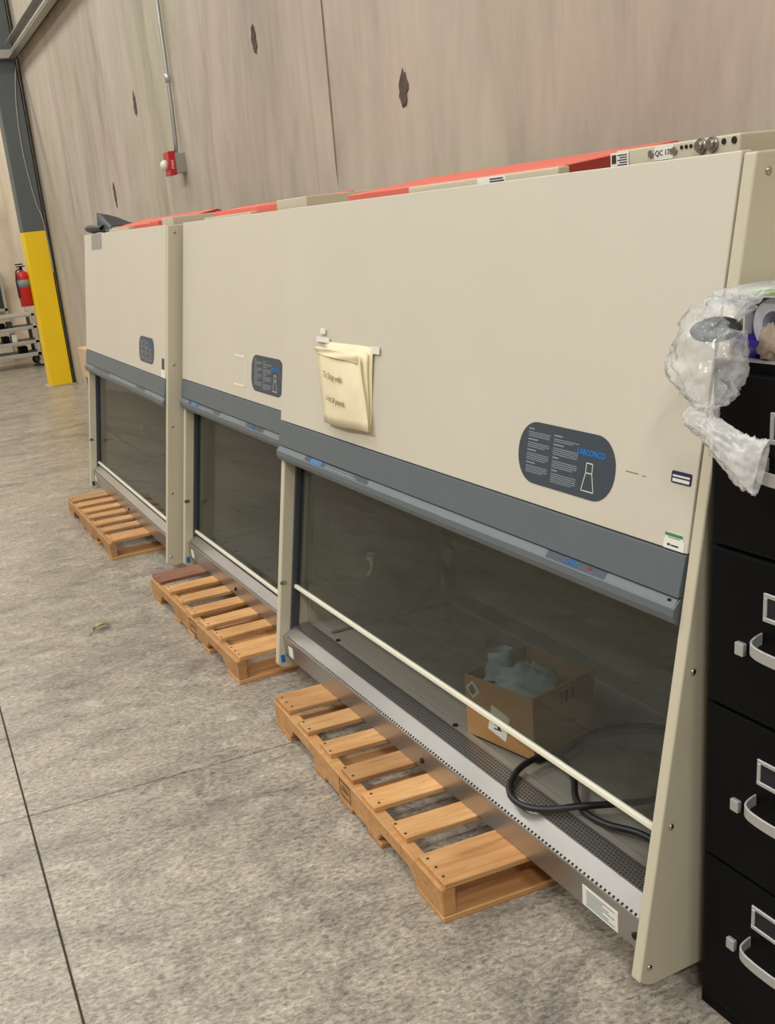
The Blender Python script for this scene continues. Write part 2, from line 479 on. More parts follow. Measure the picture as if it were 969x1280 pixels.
# ------------------------------------------------------------------ safety cabinets
SL = .157
def fx(z): return (z+.032)*SL
ZT, ZB, ZS, ZE, ZL = 1.541, .852, .773, .754, .716

def cabinet(loc, a, Wd, label, opts):
    t = thing('safety_cabinet', label, 'cabinet', loc, -a, 'safety cabinets in a row along the concrete wall')
    def slab(o, th, z0, z1, y0, y1, mb=None):
        mb = mb or MB()
        return mb.prism([(fx(z0)+o, z0), (fx(z1)+o, z1), (fx(z1)+o+th, z1), (fx(z0)+o+th, z0)], y0, y1)
    def face(poly, off, name, mat, par=None, th=.0012):     # flat printed piece lying on the sloped front
        n = len(poly)
        return MB().add([(fx(z)-off-d, y, z) for d in (0, th) for y, z in poly], [tuple(range(n)), tuple(range(2*n-1, n-1, -1))]+[(i, i+n, (i+1) % n+n, (i+1) % n) for i in range(n)]).build(name, mat, par or t)
    def front_text(txt, size, yc, zc, off, name, mat, par, bold=0):
        return letters(txt, size, lambda u, v, w: (fx(zc+v)-off+w, yc-u, zc+v), name, mat, par, bold=bold)
    def lines(rows, off, name, mat, par):
        mb = MB()
        for y0, y1, z0, z1 in rows:
            mb.add([(fx(z)-off, y, z) for y, z in ((y0, z0), (y1, z0), (y1, z1), (y0, z1))], [(0, 1, 2, 3)])
        return mb.build(name, mat, par)
    # side panels with a folded front flange
    for y0, y1, near in ((-.028, 0, 1), (Wd-.03, Wd, 0)):
        k = 0 if near else .004
        out = [(0+k, -.032), (.018, -.045), (.035, -.051), (.19, -.044), (.40, .0), (.80, .0), (.80, ZT-.004), (fx(ZT)+k, ZT-.004)]
        if near: out[0] = (-.002, -.032); out[-1] = (fx(ZT)-.002, ZT-.004)
        p = MB().prism(out, y0, y1).build('side_panel', 'cream_side', t, .004, 3)
        if near:
            for z, d in ((-.002, .018), (.313, .022), (.633, .022), (.92, .028), (1.505, .03)):
                MB().disc((fx(z)+d, y0, z), (0, -1, 0), .0065, .002, 12, .003).build('screw', 'screw', p)
        else:
            MB().prism([(x*.014+fx(.278)+.014, z*.008+.278) for x, z in [(math.cos(R(20*q)), math.sin(R(20*q))) for q in range(18)]], y0-.003, y0).build('round_badge', 'screw', p)
            MB().box(.018, .034, y0-.002, y0, -.026, .002).build('corner_sticker', 'blue' if opts.get('stick', 1) else 'dark', p)
            MB().disc((.055, y0, -.002), (0, -1, 0), .008, .03, 10).build('drain_knob', 'trim', p)
    fpan = slab(-.002, .022, ZB+.003, ZT, .004, Wd).build('front_panel', 'cream', t, .002, 2)
    body = MB().box(.36, .80, .03, Wd-.03, ZT-.07, ZT-.04).box(.78, .80, .03, Wd-.03, 0, ZT-.04).box(.06, .78, .03, Wd-.03, .0, .02).build('body_shell', 'cream_side', t)
    # grey header with a finger slot
    pts = [(fx(ZB)-.004, ZB), (fx(ZS)-.009, ZS), (fx(ZS)+.004, ZS-.001), (fx(ZS)-.002, ZS-.003), (fx(ZE)-.013, ZE+.001), (fx(ZE)-.0155, ZE-.001), (fx(.738)-.0155, .738), (fx(.724)-.009, .724), (fx(ZL)+.004, ZL), (fx(ZL)+.035, ZL-.002), (fx(ZB)+.035, ZB)]
    hd = MB().prism(pts, .004, Wd).build('grey_header', 'grey', t, .0018, 2)
    sx = lambda z: -.002-.011*(ZS-z)/(ZS-ZE)      # the strip leans out from the slot to the lip
    def strip(y0, y1, off, name, mat, par, th=.001):
        za, zb_ = ZE+.0015, ZS-.004
        return MB().prism([(fx(za)+sx(za)-off, za), (fx(zb_)+sx(zb_)-off, zb_), (fx(zb_)+sx(zb_)-off+th, zb_), (fx(za)+sx(za)-off+th, za)], y0, y1).build(name, mat, par)
    strip(.008, Wd-.006, .0006, 'slot_strip', 'lip', hd)
    MB().disc((fx(.762)-.006, .026, .762), (-1, 0, 0), .0055, .003, 10).build('header_screw', 'hole', hd)
    # printed plates in the slot
    for c, w, bl in opts['plates']:
        pl = strip(c-w/2, c+w/2, .0014, 'slot_label', 'label', hd)
        SX = lambda v: fx(.7625+v)+sx(.7625+v)
        stext = lambda txt, size, yc, off, name, mat: letters(txt, size, lambda u, v, q: (SX(v)-off+q, yc-u, .7625+v), name, mat, hd)
        def sline(y0, y1, v0, v1): return [(SX(v)-.0022, y, .7625+v) for y, v in ((y0, v0), (y1, v0), (y1, v1), (y0, v1))]
        if bl == 'far':
            strip(c+w*.21, c+w*.40, .002, 'blue_patch', 'blue', hd)
            stext('LABCONCO', .0125, c+w*.305, .0024, 'lettering', 'ink')
            MB().add(sline(c-w*.30, c+w*.15, .001, .003), [(0, 1, 2, 3)]).add(sline(c-w*.34, c+w*.15, -.005, -.002), [(0, 1, 2, 3)]).build('printed_lines', 'ink', hd)
        elif bl == 'near':
            stext('Purifier', .0165, c+.012, .0022, 'lettering', 'blue')
            MB().disc((SX(0)-.001, c-.048, .7625), (-1, 0, 0), .006, .001, 10).build('red_dot', 'red_ink', hd)
    # printed instruction plate
    y0, y1, z0, z1, r = opts['plate']
    lb = face(stadium(y0, y1, z0, z1, r), .002, 'instruction_plate', 'label')
    w, h = y1-y0, z1-z0
    front_text('LABCONCO', .0165, y0+w*.235, z0+h*.70, .0036, 'lettering', 'blue', lb, .0007)
    rows = []
    for col, (c1, c2) in enumerate(((.90, .66), (.62, .36))):
        z = z1-h*(.13 if col == 0 else .16)
        for para in (3, 3, 4, 4) if col == 0 else (2, 4, 4, 5, 2):
            rows.append((y0+w*(c1-.06-random.random()*.06), y0+w*c1, z, z+.0032))
            z -= .0068
            for q in range(para):
                rows.append((y0+w*(c2+random.random()*.08*(q == para-1)), y0+w*c1, z, z+.0019)); z -= .0043
            z -= .0035
            if z < z0+h*.13: break
    lines(rows, .0036, 'printed_lines', 'ink', lb)
    yc = y0+w*.24
    d = []
    for (ya, za, yb, zb_) in ((.05, .55, .05, .40), (-.05, .55, -.05, .40), (.05, .40, .10, .12), (-.05, .40, -.10, .12), (.10, .12, -.10, .12), (.05, .55, -.05, .55), (.05, .40, -.05, .40)):
        ya, yb = yc+ya*w*.6, yc+yb*w*.6; za, zb_ = z0+h*za, z0+h*zb_; e = .0009
        nrm = Vector((-(zb_-za), yb-ya)).normalized()*e
        d.append([(ya+nrm.x, za+nrm.y), (yb+nrm.x, zb_+nrm.y), (yb-nrm.x, zb_-nrm.y), (ya-nrm.x, za-nrm.y)])
    mb = MB()
    for q in d: mb.add([(fx(z)-.0036, y, z) for y, z in q], [(0, 1, 2, 3)])
    mb.build('cabinet_diagram', 'white', lb)
    # sash glass, its bottom rail and the side tracks
    sz = opts.get('sash', .262)
    gs = slab(.060, .005, sz, .80, .004, Wd-.032).build('sash_glass', 'glass', t)
    slab(.052, .013, sz-.010, sz+.003, .004, Wd-.032).build('sash_rail', 'trim', gs, .003, 2)
    for ya, yb, mt, o1 in ((Wd-.044, Wd-.031, 'track', .046), (.002, .013, 'track', .046)):
        slab(o1, .03, .02, .74, ya, yb).build('sash_track', mt, t)
    slab(.078, .02, .27, .74, Wd-.075, Wd-.046).build('track_strip', 'liner', t)
    # liner and work surface
    mb = MB().box(.745, .76, .04, Wd-.04, .06, .80).box(.19, .76, Wd-.04, Wd-.031, .06, .80).box(.19, .76, .002, .01, .06, .80).box(.17, .76, .002, Wd-.031, .80, .815)
    mb.box(.70, .745, Wd-.075, Wd-.045, .10, .80).prism([(.14, .07), (.19, .07), (.19, .80), (fx(.80)+.07, .80)], Wd-.04, Wd-.031)
    mb.build('liner', 'liner', t)
    mb = MB().box(.14, .745, .01, Wd-.04, .06, .088).box(.14, .17, .04, Wd-.04, .088, .102).box(.66, .745, .04, Wd-.04, .088, .102).box(.17, .66, Wd-.16, Wd-.04, .088, .102).box(.17, .66, .04, .14, .088, .102)
    mb.build('work_tray', 'tray', t, .004, 2)
    for y in (Wd-.26, .94): MB().disc((.155, y, .102), (0, 0, 1), .008, .004, 10).build('tray_plug', 'hole', t)
    if Wd > 1.5:
        MB().prism([(math.cos(R(20*q))*.02+.722, math.sin(R(20*q))*.04+.24) for q in range(18)], Wd-.08, Wd-.075).build('outlet_cover', 'white', t)
        v = MB().tube([(.40, Wd-.041, .30), (.40, Wd-.075, .30)], .010, 8).tube([(.40, Wd-.075, .32), (.40, Wd-.075, .27)], .008, 8).tube([(.385, Wd-.08, .325), (.415, Wd-.08, .325)], .006, 8).tube([(.40, Wd-.08, .275), (.375, Wd-.09, .25)], .005, 8)
        v.build('service_valve', 'trim', t)
    # stainless air foil with its perforations
    af = MB().prism([(.036, 0), (.036, .073), (.0365, .0760), (.0385, .0785), (.0785, .1050), (.084, .1060), (.142, .108), (.142, .058), (.07, .058), (.056, .05), (.056, 0)], .002, Wd-.031).build('air_foil', 'steel', t, .003, 2)
    mb = MB(); n = int((Wd-.06)/.0142)
    for k in range(n):
        y = .02+k*.0142
        mb.disc((.0415, y, .0800), (-.573, 0, .819), .0034, .0012, 8)
    mb.build('edge_perforations', 'hole', af, kind='stuff')
    mb = MB(); n = int((Wd-.06)/.0105)
    for k in range(n):
        for q in range(6):
            y = .02+k*.0105+(.005 if q % 2 else 0); x = .085+q*.0095
            z = .106+(x-.082)*.0333+.0002
            m_ = len(mb.v)
            mb.v += [(x+.0026*math.cos(R(60*i)), y+.0033*math.sin(R(60*i)), z) for i in range(6)]
            mb.f.append(tuple(m_+i for i in range(6))); mb.sm.append(False)
    mb.build('grille_perforations', 'hole', af, kind='stuff')
    for y in (.03, .93*Wd/1.99, ): MB().disc((.036, y, .032), (-1, 0, 0), .008, .004, 12, .002).build('foil_bolt', 'hole', af)
    if opts.get('foil_label'):
        q = MB().box(.0348, .036, .085, .205, .003, .055).build('foil_plate', 'white', af)
        mb = MB()
        for k in range(7): mb.box(.0342, .0348, .095+.02*(k % 3), .19, .010+k*.006, .0125+k*.006)
        mb.build('printed_lines', 'ink', q)
    MB().box(.0348, .036, Wd-.115, Wd-.075, .012, .05).build('foil_tag', 'white', af)
    # boxes on top
    bx0, by0, by1, bz = opts.get('box', (.285, .05, .375, 1.570))
    cb = MB().box(bx0, bx0+.32, by0, by1, ZT-.05, bz).build('control_box', 'cream_side', t, .003, 2)
    if opts.get('controls'):
        X = bx0
        for y in (.139, .111):
            MB().disc((X, y, bz-.012), (-1, 0, 0), .0125, .006, 16).disc((X-.006, y, bz-.012), (-1, 0, 0), .008, .006, 14).build('round_socket', 'screw', cb)
        for y, r_ in ((.190, .0035), (.178, .0035), (.166, .0035), (.086, .005), (.062, .006)):
            MB().disc((X, y, bz-.010), (-1, 0, 0), r_, .002, 10).build('port', 'hole', cb)
        for y in (.272, .208): MB().disc((X, y, bz-.014), (-1, 0, 0), .007, .003, 10).build('box_screw', 'screw', cb)
        q = MB().box(X-.001, X, .212, .262, bz-.027, bz-.003).build('paper_label', 'white', cb)
        letters('QC 178', .014, lambda u, v, w: (X-.0016+w, .237-u, bz-.015+v), 'lettering', 'black_ink', q)
    x0, ya, yb, zz = opts.get('strip', (.275, .55, 1.21, 1.556))
    st = MB().box(x0, x0+.03, ya, yb, ZT-.05, zz).build('ballast_bracket', 'cream_side', t, .003, 2)
    if opts.get('controls'):
        q = MB().box(x0-.001, x0, .748, .868, ZT-.02, ZT+.014).build('paper_label', 'white', st)
        mb = MB().box(x0-.0016, x0-.001, .758, .813, ZT+.0065, ZT+.0095).box(x0-.0016, x0-.001, .753, .813, ZT+.001, ZT+.004)
        mb.build('printed_lines', 'black_ink', q)
        q = MB().box(bx0-.002, bx0-.001, .335, .388, ZT-.01, ZT+.026).build('warning_label', 'white', cb)
        mb = MB()
        for k in range(6): mb.box(bx0-.0026, bx0-.002, .339, .339+.022+.006*(k % 2), ZT-.003+k*.0045, ZT-.001+k*.0045)
        mb.box(bx0-.0026, bx0-.002, .371, .384, ZT+.006, ZT+.022)
        mb.build('printed_lines', 'black_ink', q)
    for k in opts.get('stickers', ()):
        kind, y0, y1, z0, z1 = k
        if kind == 'navy':
            q = face(stadium(y0, y1, z0, z1, .003, 2), .002, 'asset_sticker', 'navy')
            lines([(y0+.004, y1-.004, z0+.003, z0+.009), (y0+.004, y1-.004, z0+.012, z0+.0155)], .0036, 'printed_lines', 'white', q)
        elif kind == 'green':
            q = face([(y0, z0), (y1, z0), (y1, z0+.017), (y0, z0+.017)], .002, 'calibration_sticker', 'white')
            face([(y0+.004, z0+.017), (y1-.004+.002, z0+.017), (y1-.002, z1), (y0+.006, z1)], .002, 'calibration_tag', 'white', q)
            face([(y0+.006, z1-.006), (y1-.002, z1-.006), (y1-.002, z1), (y0+.006, z1)], .0034, 'green_band', 'green', q, .0004)
            lines([(y0+.014, y1-.02, z0+.006, z0+.009), (y1-.018, y1-.010, z0+.006, z0+.010), (y0+.012, y1-.01, z0+.021, z0+.022)], .0036, 'printed_lines', 'black_ink', q)
        elif kind == 'mark':
            lines([(y0, y0+.012, z0, z0+.0015), (y0+.022, y1, z0+.001, z0+.003)], .0023, 'scratch_mark', 'pencil', fpan)
        elif kind == 'tape':
            mb_ = face([(y0, z1-.008), (y1, z1-.008), (y1, z1), (y0, z1)], .002, 'tape_residue', 'trim')
            face([(y0, z0), (y1, z0), (y1, z0+.006), (y0, z0+.006)], .002, 'tape_residue', 'manila')
            face([(y0, z0), (y0+.006, z0), (y0+.006, z1), (y0, z1)], .002, 'tape_residue', 'trim')
        elif kind == 'dark':
            face([(y0, z0), (y1, z0), (y1, z1), (y0, z1)], .002, 'small_sticker', 'dark')
        elif kind == 'white':
            face([(y0, z0), (y1, z0), (y1, z1), (y0, z1)], .002, 'small_sticker', 'white')
    return t

cabinet((1.177, 1.443, .108), R(-.3), 1.99, 'wide cream safety cabinet with a yellow envelope taped on and a box inside', dict(
    plate=(.225, .56, .90, 1.034, .064), plates=((1.52, .46, 'far'), (.31, .20, 'near')), foil_label=1, controls=1,
    stickers=(('navy', .016+.0, .068, .978, 1.0), ('green', .012, .066, ZB+.004, ZB+.034), ('mark', .136, .195, .975, .977))))
cabinet((1.235, 3.499, .108), R(.449), 1.375, 'narrowest cream safety cabinet, standing between the two wide ones', dict(
    plate=(.09, .425, .90, 1.034, .050), plates=((1.02, .46, 'far'), (.36, .20, 'near')), foil_label=0, sash=.128,
    box=(.285, .02, .30, 1.576), strip=(.275, .55, 1.15, 1.55), stickers=(('tape', .50, .63, .90, 1.02),)))
cabinet((1.186, 4.95, .108), R(1.484), 2.03, 'wide cream safety cabinet beyond the others, with a black sheet on top', dict(
    plate=(.23, .545, .90, 1.025, .05), plates=((1.52, .46, 'x'), (.50, .20, 'x')), foil_label=0, stick=0, sash=.128,
    box=(.285, .02, .22, 1.572), strip=(.275, .9, 1.4, 1.556), stickers=(('dark', .03, .075, .895, .945), ('white', .02, .085, ZB+.004, ZB+.04))))

# ------------------------------------------------------------------ red filter covers on top
def filter_cover(loc, x0, x1, y0, y1, zf, zr, label, lip=None):
    t = thing('filter_cover', label, 'cover', loc, 0, 'red filter covers on the cabinets')
    zb_ = 1.612
    MB().prism([(x0, zb_), (x0, zf), (x1-.03, zr), (x1, zr-.014), (x1, zb_)], y0, y1).build('sloped_lid', 'coral', t, .002, 1)
    MB().prism([(x0+.004, zb_), (x0+.004, zf-.002), (x1-.03, zr-.003), (x1-.002, zr-.016), (x1-.002, zb_)], y0-.003, y0).build('end_panel', 'deep_red', t)['label'] = 'dark red end panel'
    if lip: MB().box(*lip, zb_, zf+.004).build('lid_flap', 'coral', t, .002, 1)
    MB().box(x0+.02, x1-.02, y0+.02, y1-.02, 1.6095, zb_+.01).build('lid_rim', 'dark', t)
    return t
filter_cover((0, 0, 0), 1.55, 1.90, 2.11, 3.25, 1.669, 1.699, 'coral red filter cover on the cabinet with the envelope')
filter_cover((0, 0, 0), 1.60, 1.77, 3.60, 4.75, 1.673, 1.690, 'coral red filter cover on the narrowest cabinet', (1.54, 1.60, 3.80, 4.55))
filter_cover((0, 0, 0), 1.56, 1.77, 5.10, 6.45, 1.671, 1.699, 'coral red filter cover beside the black sheet', (1.53, 1.56, 5.42, 5.58))

# black sheet: one edge rolled up, the other folded into a raised flap
prof = [(1.500+.020*math.cos(a_)*(1-.05*k), 1.684+.020*math.sin(a_)*(1-.05*k)) for k, a_ in enumerate([R(60+40*q) for q in range(9)])][::-1]
prof += [(1.505, 1.663), (1.535, 1.660), (1.560, 1.662), (1.566, 1.70), (1.574, 1.774), (1.60, 1.770), (1.65, 1.752), (1.70, 1.732), (1.765, 1.705)]
mb = MB(); rings = []
for k in range(9):
    u = k/8
    rings.append([(x-.02*u*(i > 9), 6.93-.42*u+.03*math.sin(i*.5)*u, 1.656+(z-1.656)*(1-.80*u*(i > 9)-.25*u*(i <= 9))+.004*math.sin(i*1.7+k)) for i, (x, z) in enumerate(prof)])
bs_ = mb.loft(rings, False, True, False).build('black_sheet', 'black_sheet')
so = bs_.modifiers.new('thick', 'SOLIDIFY'); so.thickness = .003
tag(bs_, 'curled black plastic sheet lying on top of the cabinet beyond the others', 'sheet')
HS = lambda y, z: (1.186+.0259*(y-4.95)+fx(z-.108)-.005, y, z)
MB().add([HS(y, z) for y, z in ((6.42, 1.565), (6.72, 1.56), (6.74, 1.652), (6.44, 1.652))], [(0, 1, 2, 3)]).build('hanging_strip', 'strip_film', bs_)

# ------------------------------------------------------------------ envelope taped to the front
en = thing('envelope', 'yellow manila envelope taped to the wide cabinet front', 'envelope', (1.177, 1.443, .108), R(.3))
def EP(y, z, d): return (fx(z)-.003-d, y, z)
# back leaf then the bulging front pocket leaf
def leaf_sheet(cor, bulge, d0, n=8):
    mb = MB(); rows = []
    for i in range(n+1):
        v = i/n; row = []
        for j in range(n+1):
            u = j/n
            y = (cor[0][0]*(1-u)+cor[1][0]*u)*(1-v)+(cor[3][0]*(1-u)+cor[2][0]*u)*v
            z = (cor[0][1]*(1-u)+cor[1][1]*u)*(1-v)+(cor[3][1]*(1-u)+cor[2][1]*u)*v
            d = d0[0]*(1-u)+d0[1]*u+bulge*math.sin(u*math.pi)*math.sin(v*math.pi*.9+.3)+.003*math.sin(7*u+5*v)
            row.append(EP(y, z, max(.001, d)))
        rows.append(row)
    mb.loft(rows, False, True, False)
    return mb
for nm, cor, bu, d0 in (('back_leaf', [(1.635, 1.141), (1.300, 1.143), (1.297, .905), (1.553, .893)], .003, (.003, .004)),
                        ('middle_leaf', [(1.640, 1.118), (1.318, 1.128), (1.296, .908), (1.560, .898)], .006, (.016, .012)),
                        ('front_leaf', [(1.648, 1.128), (1.345, 1.122), (1.272, .912), (1.580, .902)], .012, (.024, .024))):
    o = leaf_sheet(cor, bu, d0).build(nm, 'manila', en)
    so = o.modifiers.new('thick', 'SOLIDIFY'); so.thickness = .0015
o = leaf_sheet([(1.647, 1.129), (1.346, 1.123), (1.347, 1.098), (1.640, 1.108)], 0, (.033, .033)).build('folded_edge', 'manila', en)
so = o.modifiers.new('thick', 'SOLIDIFY'); so.thickness = .002
for txt, y0_, y1_, zz, sz in (('To Stay with', 1.575, 1.415, 1.049, .026), ('Unit & panels', 1.535, 1.400, .982, .024)):
    yy = (y0_+y1_)/2
    letters(txt, sz, lambda u, v, w: EP(yy-u, zz+v-.06*u, .0405-.006*abs(u)+w), 'handwriting', 'pencil', en)
for y0, y1, z0, z1 in ((1.60, 1.695, 1.137, 1.152), (1.262, 1.31, 1.126, 1.146), (1.632, 1.668, 1.162, 1.178)):
    MB().add([EP(y, z, d) for d in (.0035, .0065) for y, z in ((y0, z0), (y1, z0), (y1, z1), (y0, z1))], [(0, 1, 2, 3), (7, 6, 5, 4), (0, 4, 5, 1), (1, 5, 6, 2), (2, 6, 7, 3), (3, 7, 4, 0)]).build('tape_piece', 'white', en)

# ------------------------------------------------------------------ cardboard box inside, its bag, the cable
ZW = .210
bxq = [Vector((1.392, 2.087, ZW)), Vector((1.336, 2.330, ZW))]
ey = (bxq[1]-bxq[0]); bl = ey.length; ey.normalize(); ex = Vector((ey.y, -ey.x, 0)); bd = .245; bh = .182
cbx = thing('cardboard_box', 'open brown cardboard box inside the wide cabinet', 'box', bxq[0], math.atan2(ex.y, ex.x))
th = .004
w1 = MB().box(0, th, 0, bl, 0, bh).build('box_wall', 'card', cbx, .001, 1)
MB().box(bd-th, bd, 0, bl, 0, bh).build('box_wall', 'card', cbx, .001, 1)
w3 = MB().box(th, bd-th, 0, th, 0, bh).build('box_wall', 'card', cbx, .001, 1)
MB().box(th, bd-th, bl-th, bl, 0, bh).build('box_wall', 'card', cbx, .001, 1)
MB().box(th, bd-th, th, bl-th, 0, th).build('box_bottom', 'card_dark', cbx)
def diamond(cy, cz, r, rot, nm, mt, x=-.0012, asp=1.0):
    p = [(cy+r*math.cos(R(rot+90*k))*asp, cz+r*math.sin(R(rot+90*k))) for k in range(4)]
    return MB().add([(xx, y, z) for xx in (x, x+.0012) for y, z in p], [(0, 1, 2, 3), (7, 6, 5, 4), (0, 4, 5, 1), (1, 5, 6, 2), (2, 6, 7, 3), (3, 7, 4, 0)]).build(nm, mt, w1)
diamond(bl-.030, bh-.040, .026, 90, 'diamond_label', 'white')
diamond(bl-.030, bh-.040, .019, 90, 'diamond_print', 'ink', -.0018)
for k in range(4): MB().box(-.0026, -.0018, bl-.030-.009+k*.001, bl-.030+.009-k*.001, bh-.050+k*.006, bh-.0475+k*.006).build('diamond_lines', 'black_ink', w1)
diamond(bl*.50, .070, .056, 60, 'square_label', 'white', asp=.85)
mb = MB()
for k in range(3): mb.box(-.0018, -.0012, bl*.50-.010, bl*.50+.018-.004*k, .048+k*.013, .0515+k*.013)
mb.box(-.0018, -.0012, bl*.50-.006, bl*.50+.004, .052, .064)
mb.build('printed_lines', 'black_ink', w1)
mb = MB()
for k, (a, b) in enumerate(((.105, .115), (.125, .137), (.150, .160))): mb.box(a, b, -.0008, 0, bh-.055, bh-.02)
mb.build('printed_marks', 'black_ink', w3)
def crumple(name, mat, c, rx, ry, rz, amp, seed, parent=None, flat=.0, nu=22, nv=14, tilt=0):
    rnd = random.Random(seed)
    ph = [(rnd.uniform(1, 7), rnd.uniform(1, 7), rnd.uniform(0, 6.3), rnd.uniform(.4, 1)) for _ in range(9)]
    mb = MB(); rings = []
    for k in range(1, nv):
        a = math.pi*k/nv-math.pi/2; row = []
        for i in range(nu):
            b = 2*math.pi*i/nu
            d = 1+amp*sum(w*math.sin(round(p)*b+q*a*2+o_) for p, q, o_, w in ph)/3
            z = math.sin(a)*d
            row.append((c[0]+rx*math.cos(a)*math.cos(b)*d, c[1]+ry*math.cos(a)*math.sin(b)*d, c[2]+rz*max(z, -1+flat)))
        rings.append(row)
    mb.loft(rings, True, True)
    return mb.build(name, mat, parent)
pc = bxq[0]+ex*.115+ey*(bl*.5)
bg = crumple('plastic_packing_bag', 'bag_blue', (pc.x, pc.y, ZW+.115), .095, .098, .085, .16, 3)
tag(bg, 'crumpled clear bluish plastic bag stuffed in the cardboard box', 'bag')
mb = MB(); rings = []
c0 = bxq[0]+ex*.08+ey*(bl*.80)
for k in range(7):
    u = k/6; rad = .03*(1-u)+.012+.02*u*u
    rings.append([(c0.x+.02*u+rad*math.cos(2*math.pi*i/10)*(1+.3*math.sin(3*i+k)), c0.y+.015*u+rad*.8*math.sin(2*math.pi*i/10), ZW+.16+.07*u) for i in range(10)])
mb.loft(rings, False, True)
mb.build('bag_neck', 'bag_blue', bg)

def spline(pts, n=8, closed=False):
    P = [Vector(p) for p in pts]; out = []
    for k in range(len(P)-1):
        p0, p1, p2, p3 = P[max(k-1, 0)], P[k], P[k+1], P[min(k+2, len(P)-1)]
        for i in range(n):
            t = i/n
            out.append(.5*((2*p1)+(-p0+p2)*t+(2*p0-5*p1+4*p2-p3)*t*t+(-p0+3*p1-3*p2+p3)*t*t*t))
    out.append(P[-1]); return out
zc = .2235
cab_pts = [(1.395, 1.560, zc), (1.384, 1.663, zc), (1.346, 1.735, zc), (1.335, 1.80, zc+.002), (1.357, 1.865, zc+.004), (1.40, 1.93, zc+.01), (1.425, 2.0, zc+.014), (1.42, 2.045, zc+.014), (1.385, 2.062, zc+.012), (1.323, 2.05, zc+.008), (1.262, 2.005, zc+.004), (1.232, 1.955, zc+.002), (1.233, 1.90, zc+.002), (1.266, 1.852, zc+.006), (1.33, 1.808, zc+.016), (1.412, 1.774, zc+.012), (1.486, 1.763, zc), (1.58, 1.74, zc), (1.70, 1.66, zc), (1.84, 1.60, zc)]
o = MB().tube(spline(cab_pts), .0085, 10).build('power_cable', 'rubber')
tag(o, 'black cable looped over the steel edge of the wide cabinet', 'cable')
o = MB().tube(spline([(1.44, 2.058, zc), (1.483, 2.071, zc), (1.562, 2.102, zc), (1.625, 2.108, zc), (1.704, 2.08, zc), (1.758, 2.037, zc), (1.82, 1.95, zc), (1.86, 1.84, zc)]), .008, 10).build('power_cable', 'rubber')
tag(o, 'black cable lying behind the glass next to the cardboard box', 'cable')

# ------------------------------------------------------------------ filing cabinet
FX, FY, FH, FW, FD = 1.3085, 1.384, 1.328, .38, .67
fc = thing('filing_cabinet', 'tall black steel filing cabinet with four drawers', 'filing cabinet', (FX, FY, 0))
MB().box(0, FD, -FW, 0, 0, FH).build('body', 'black', fc, .004, 2)
MB().box(-.001, .03, -FW+.001, -.001, FH-.001, FH+.0012).build('top_edge', 'chrome', fc)
for z0, z1, zc_ in ((.045, .374, .215), (.380, .702, .523), (.708, 1.006, .836), (1.012, 1.31, 1.139)):
    d = MB().box(-.014, .004, -FW+.018, -.018, z0, z1).build('drawer', 'black', fc, .004, 2)
    zl = zc_+.066; yl = -.143
    MB().box(-.024, -.014, -.108, -.088, zc_-.012, zc_+.012).build('drawer_latch', 'chrome', d, .002, 2)
    mb = MB(); w_, h_, e = .096, .051, .008
    y0 = yl-w_; y1 = yl
    mb.box(-.018, -.014, y0, y1, zl, zl+e).box(-.018, -.014, y0, y1, zl+h_-e, zl+h_).box(-.018, -.014, y0, y0+e, zl+e, zl+h_-e).box(-.018, -.014, y1-e, y1, zl+e, zl+h_-e)
    mb.build('label_frame', 'chrome', d, .001, 1)
    MB().box(-.0155, -.014, y0+e, y1-e, zl+e, zl+h_-e).build('label_card', 'hole', d)
    # bow handle
    pts = []
    ya, yb = -.140, -.282
    for k in range(9):
        u = k/8; pts.append((u, ))
    zh = zc_+.026
    path = [(-.014, ya, zh+.006), (-.03, ya-.002, zh+.004), (-.044, ya-.006, zh), (-.050, ya-.02, zh-.004), (-.052, ya-.05, zh-.006), (-.052, yb+.05, zh-.006), (-.050, yb+.02, zh-.004), (-.044, yb+.006, zh), (-.03, yb+.002, zh+.004), (-.014, yb, zh+.006)]
    P_ = spline(path, 4); rings = []
    for k, p in enumerate(P_):
        tt = (P_[min(k+1, len(P_)-1)]-P_[max(k-1, 0)]).normalized()
        upv = Vector((0, 0, 1)); nv = tt.cross(upv).normalized()
        rings.append([p+upv*.011+nv*.002, p+upv*.011-nv*.002, p-upv*.011-nv*.002, p-upv*.011+nv*.002])
    MB().loft(rings, True, False).build('handle', 'chrome', d, .001, 1)

# ------------------------------------------------------------------ things on the filing cabinet
ct = thing('carton', 'white carton with a lime green edge on the filing cabinet', 'box', (FX+.055, FY-.008, FH+.001))
cw, cd, ch = .25, .30, .092
MB().box(0, cd, -.003, 0, 0, ch).build('carton_side', 'carton', ct)
MB().box(0, cd, -cw, -cw+.003, 0, ch).build('carton_side', 'carton', ct)
MB().box(cd-.003, cd, -cw, 0, 0, ch).build('carton_side', 'carton', ct)
MB().box(0, cd, -cw, 0, 0, .003).build('carton_base', 'carton', ct)
lid = MB().box(-.004, cd, -cw, .002, ch, ch+.004).build('carton_lid', 'carton', ct)
MB().box(-.0045, .05, -cw, .0025, ch+.004, ch+.0085).build('green_band', 'lime', lid)
def ring_roll(c, r, ri, w, label):
    mb = MB(); n = 32; rows = []
    for x, q in ((0, ri), (0, r), (w, r), (w, ri), (0, ri)):
        rows.append([(c[0]+x, c[1]+q*math.cos(2*math.pi*i/n), c[2]+q*math.sin(2*math.pi*i/n)) for i in range(n)])
    mb.loft(rows, False, False)
    o = mb.build('tape_roll', 'roll', None, .002, 2)
    o['label'] = label; o['category'] = 'tape'; o['group'] = 'white rolls in the carton'
    return o
ring_roll((FX+.065, FY-.062, FH+.048), .043, .022, .045, 'white roll standing at the open front of the carton')
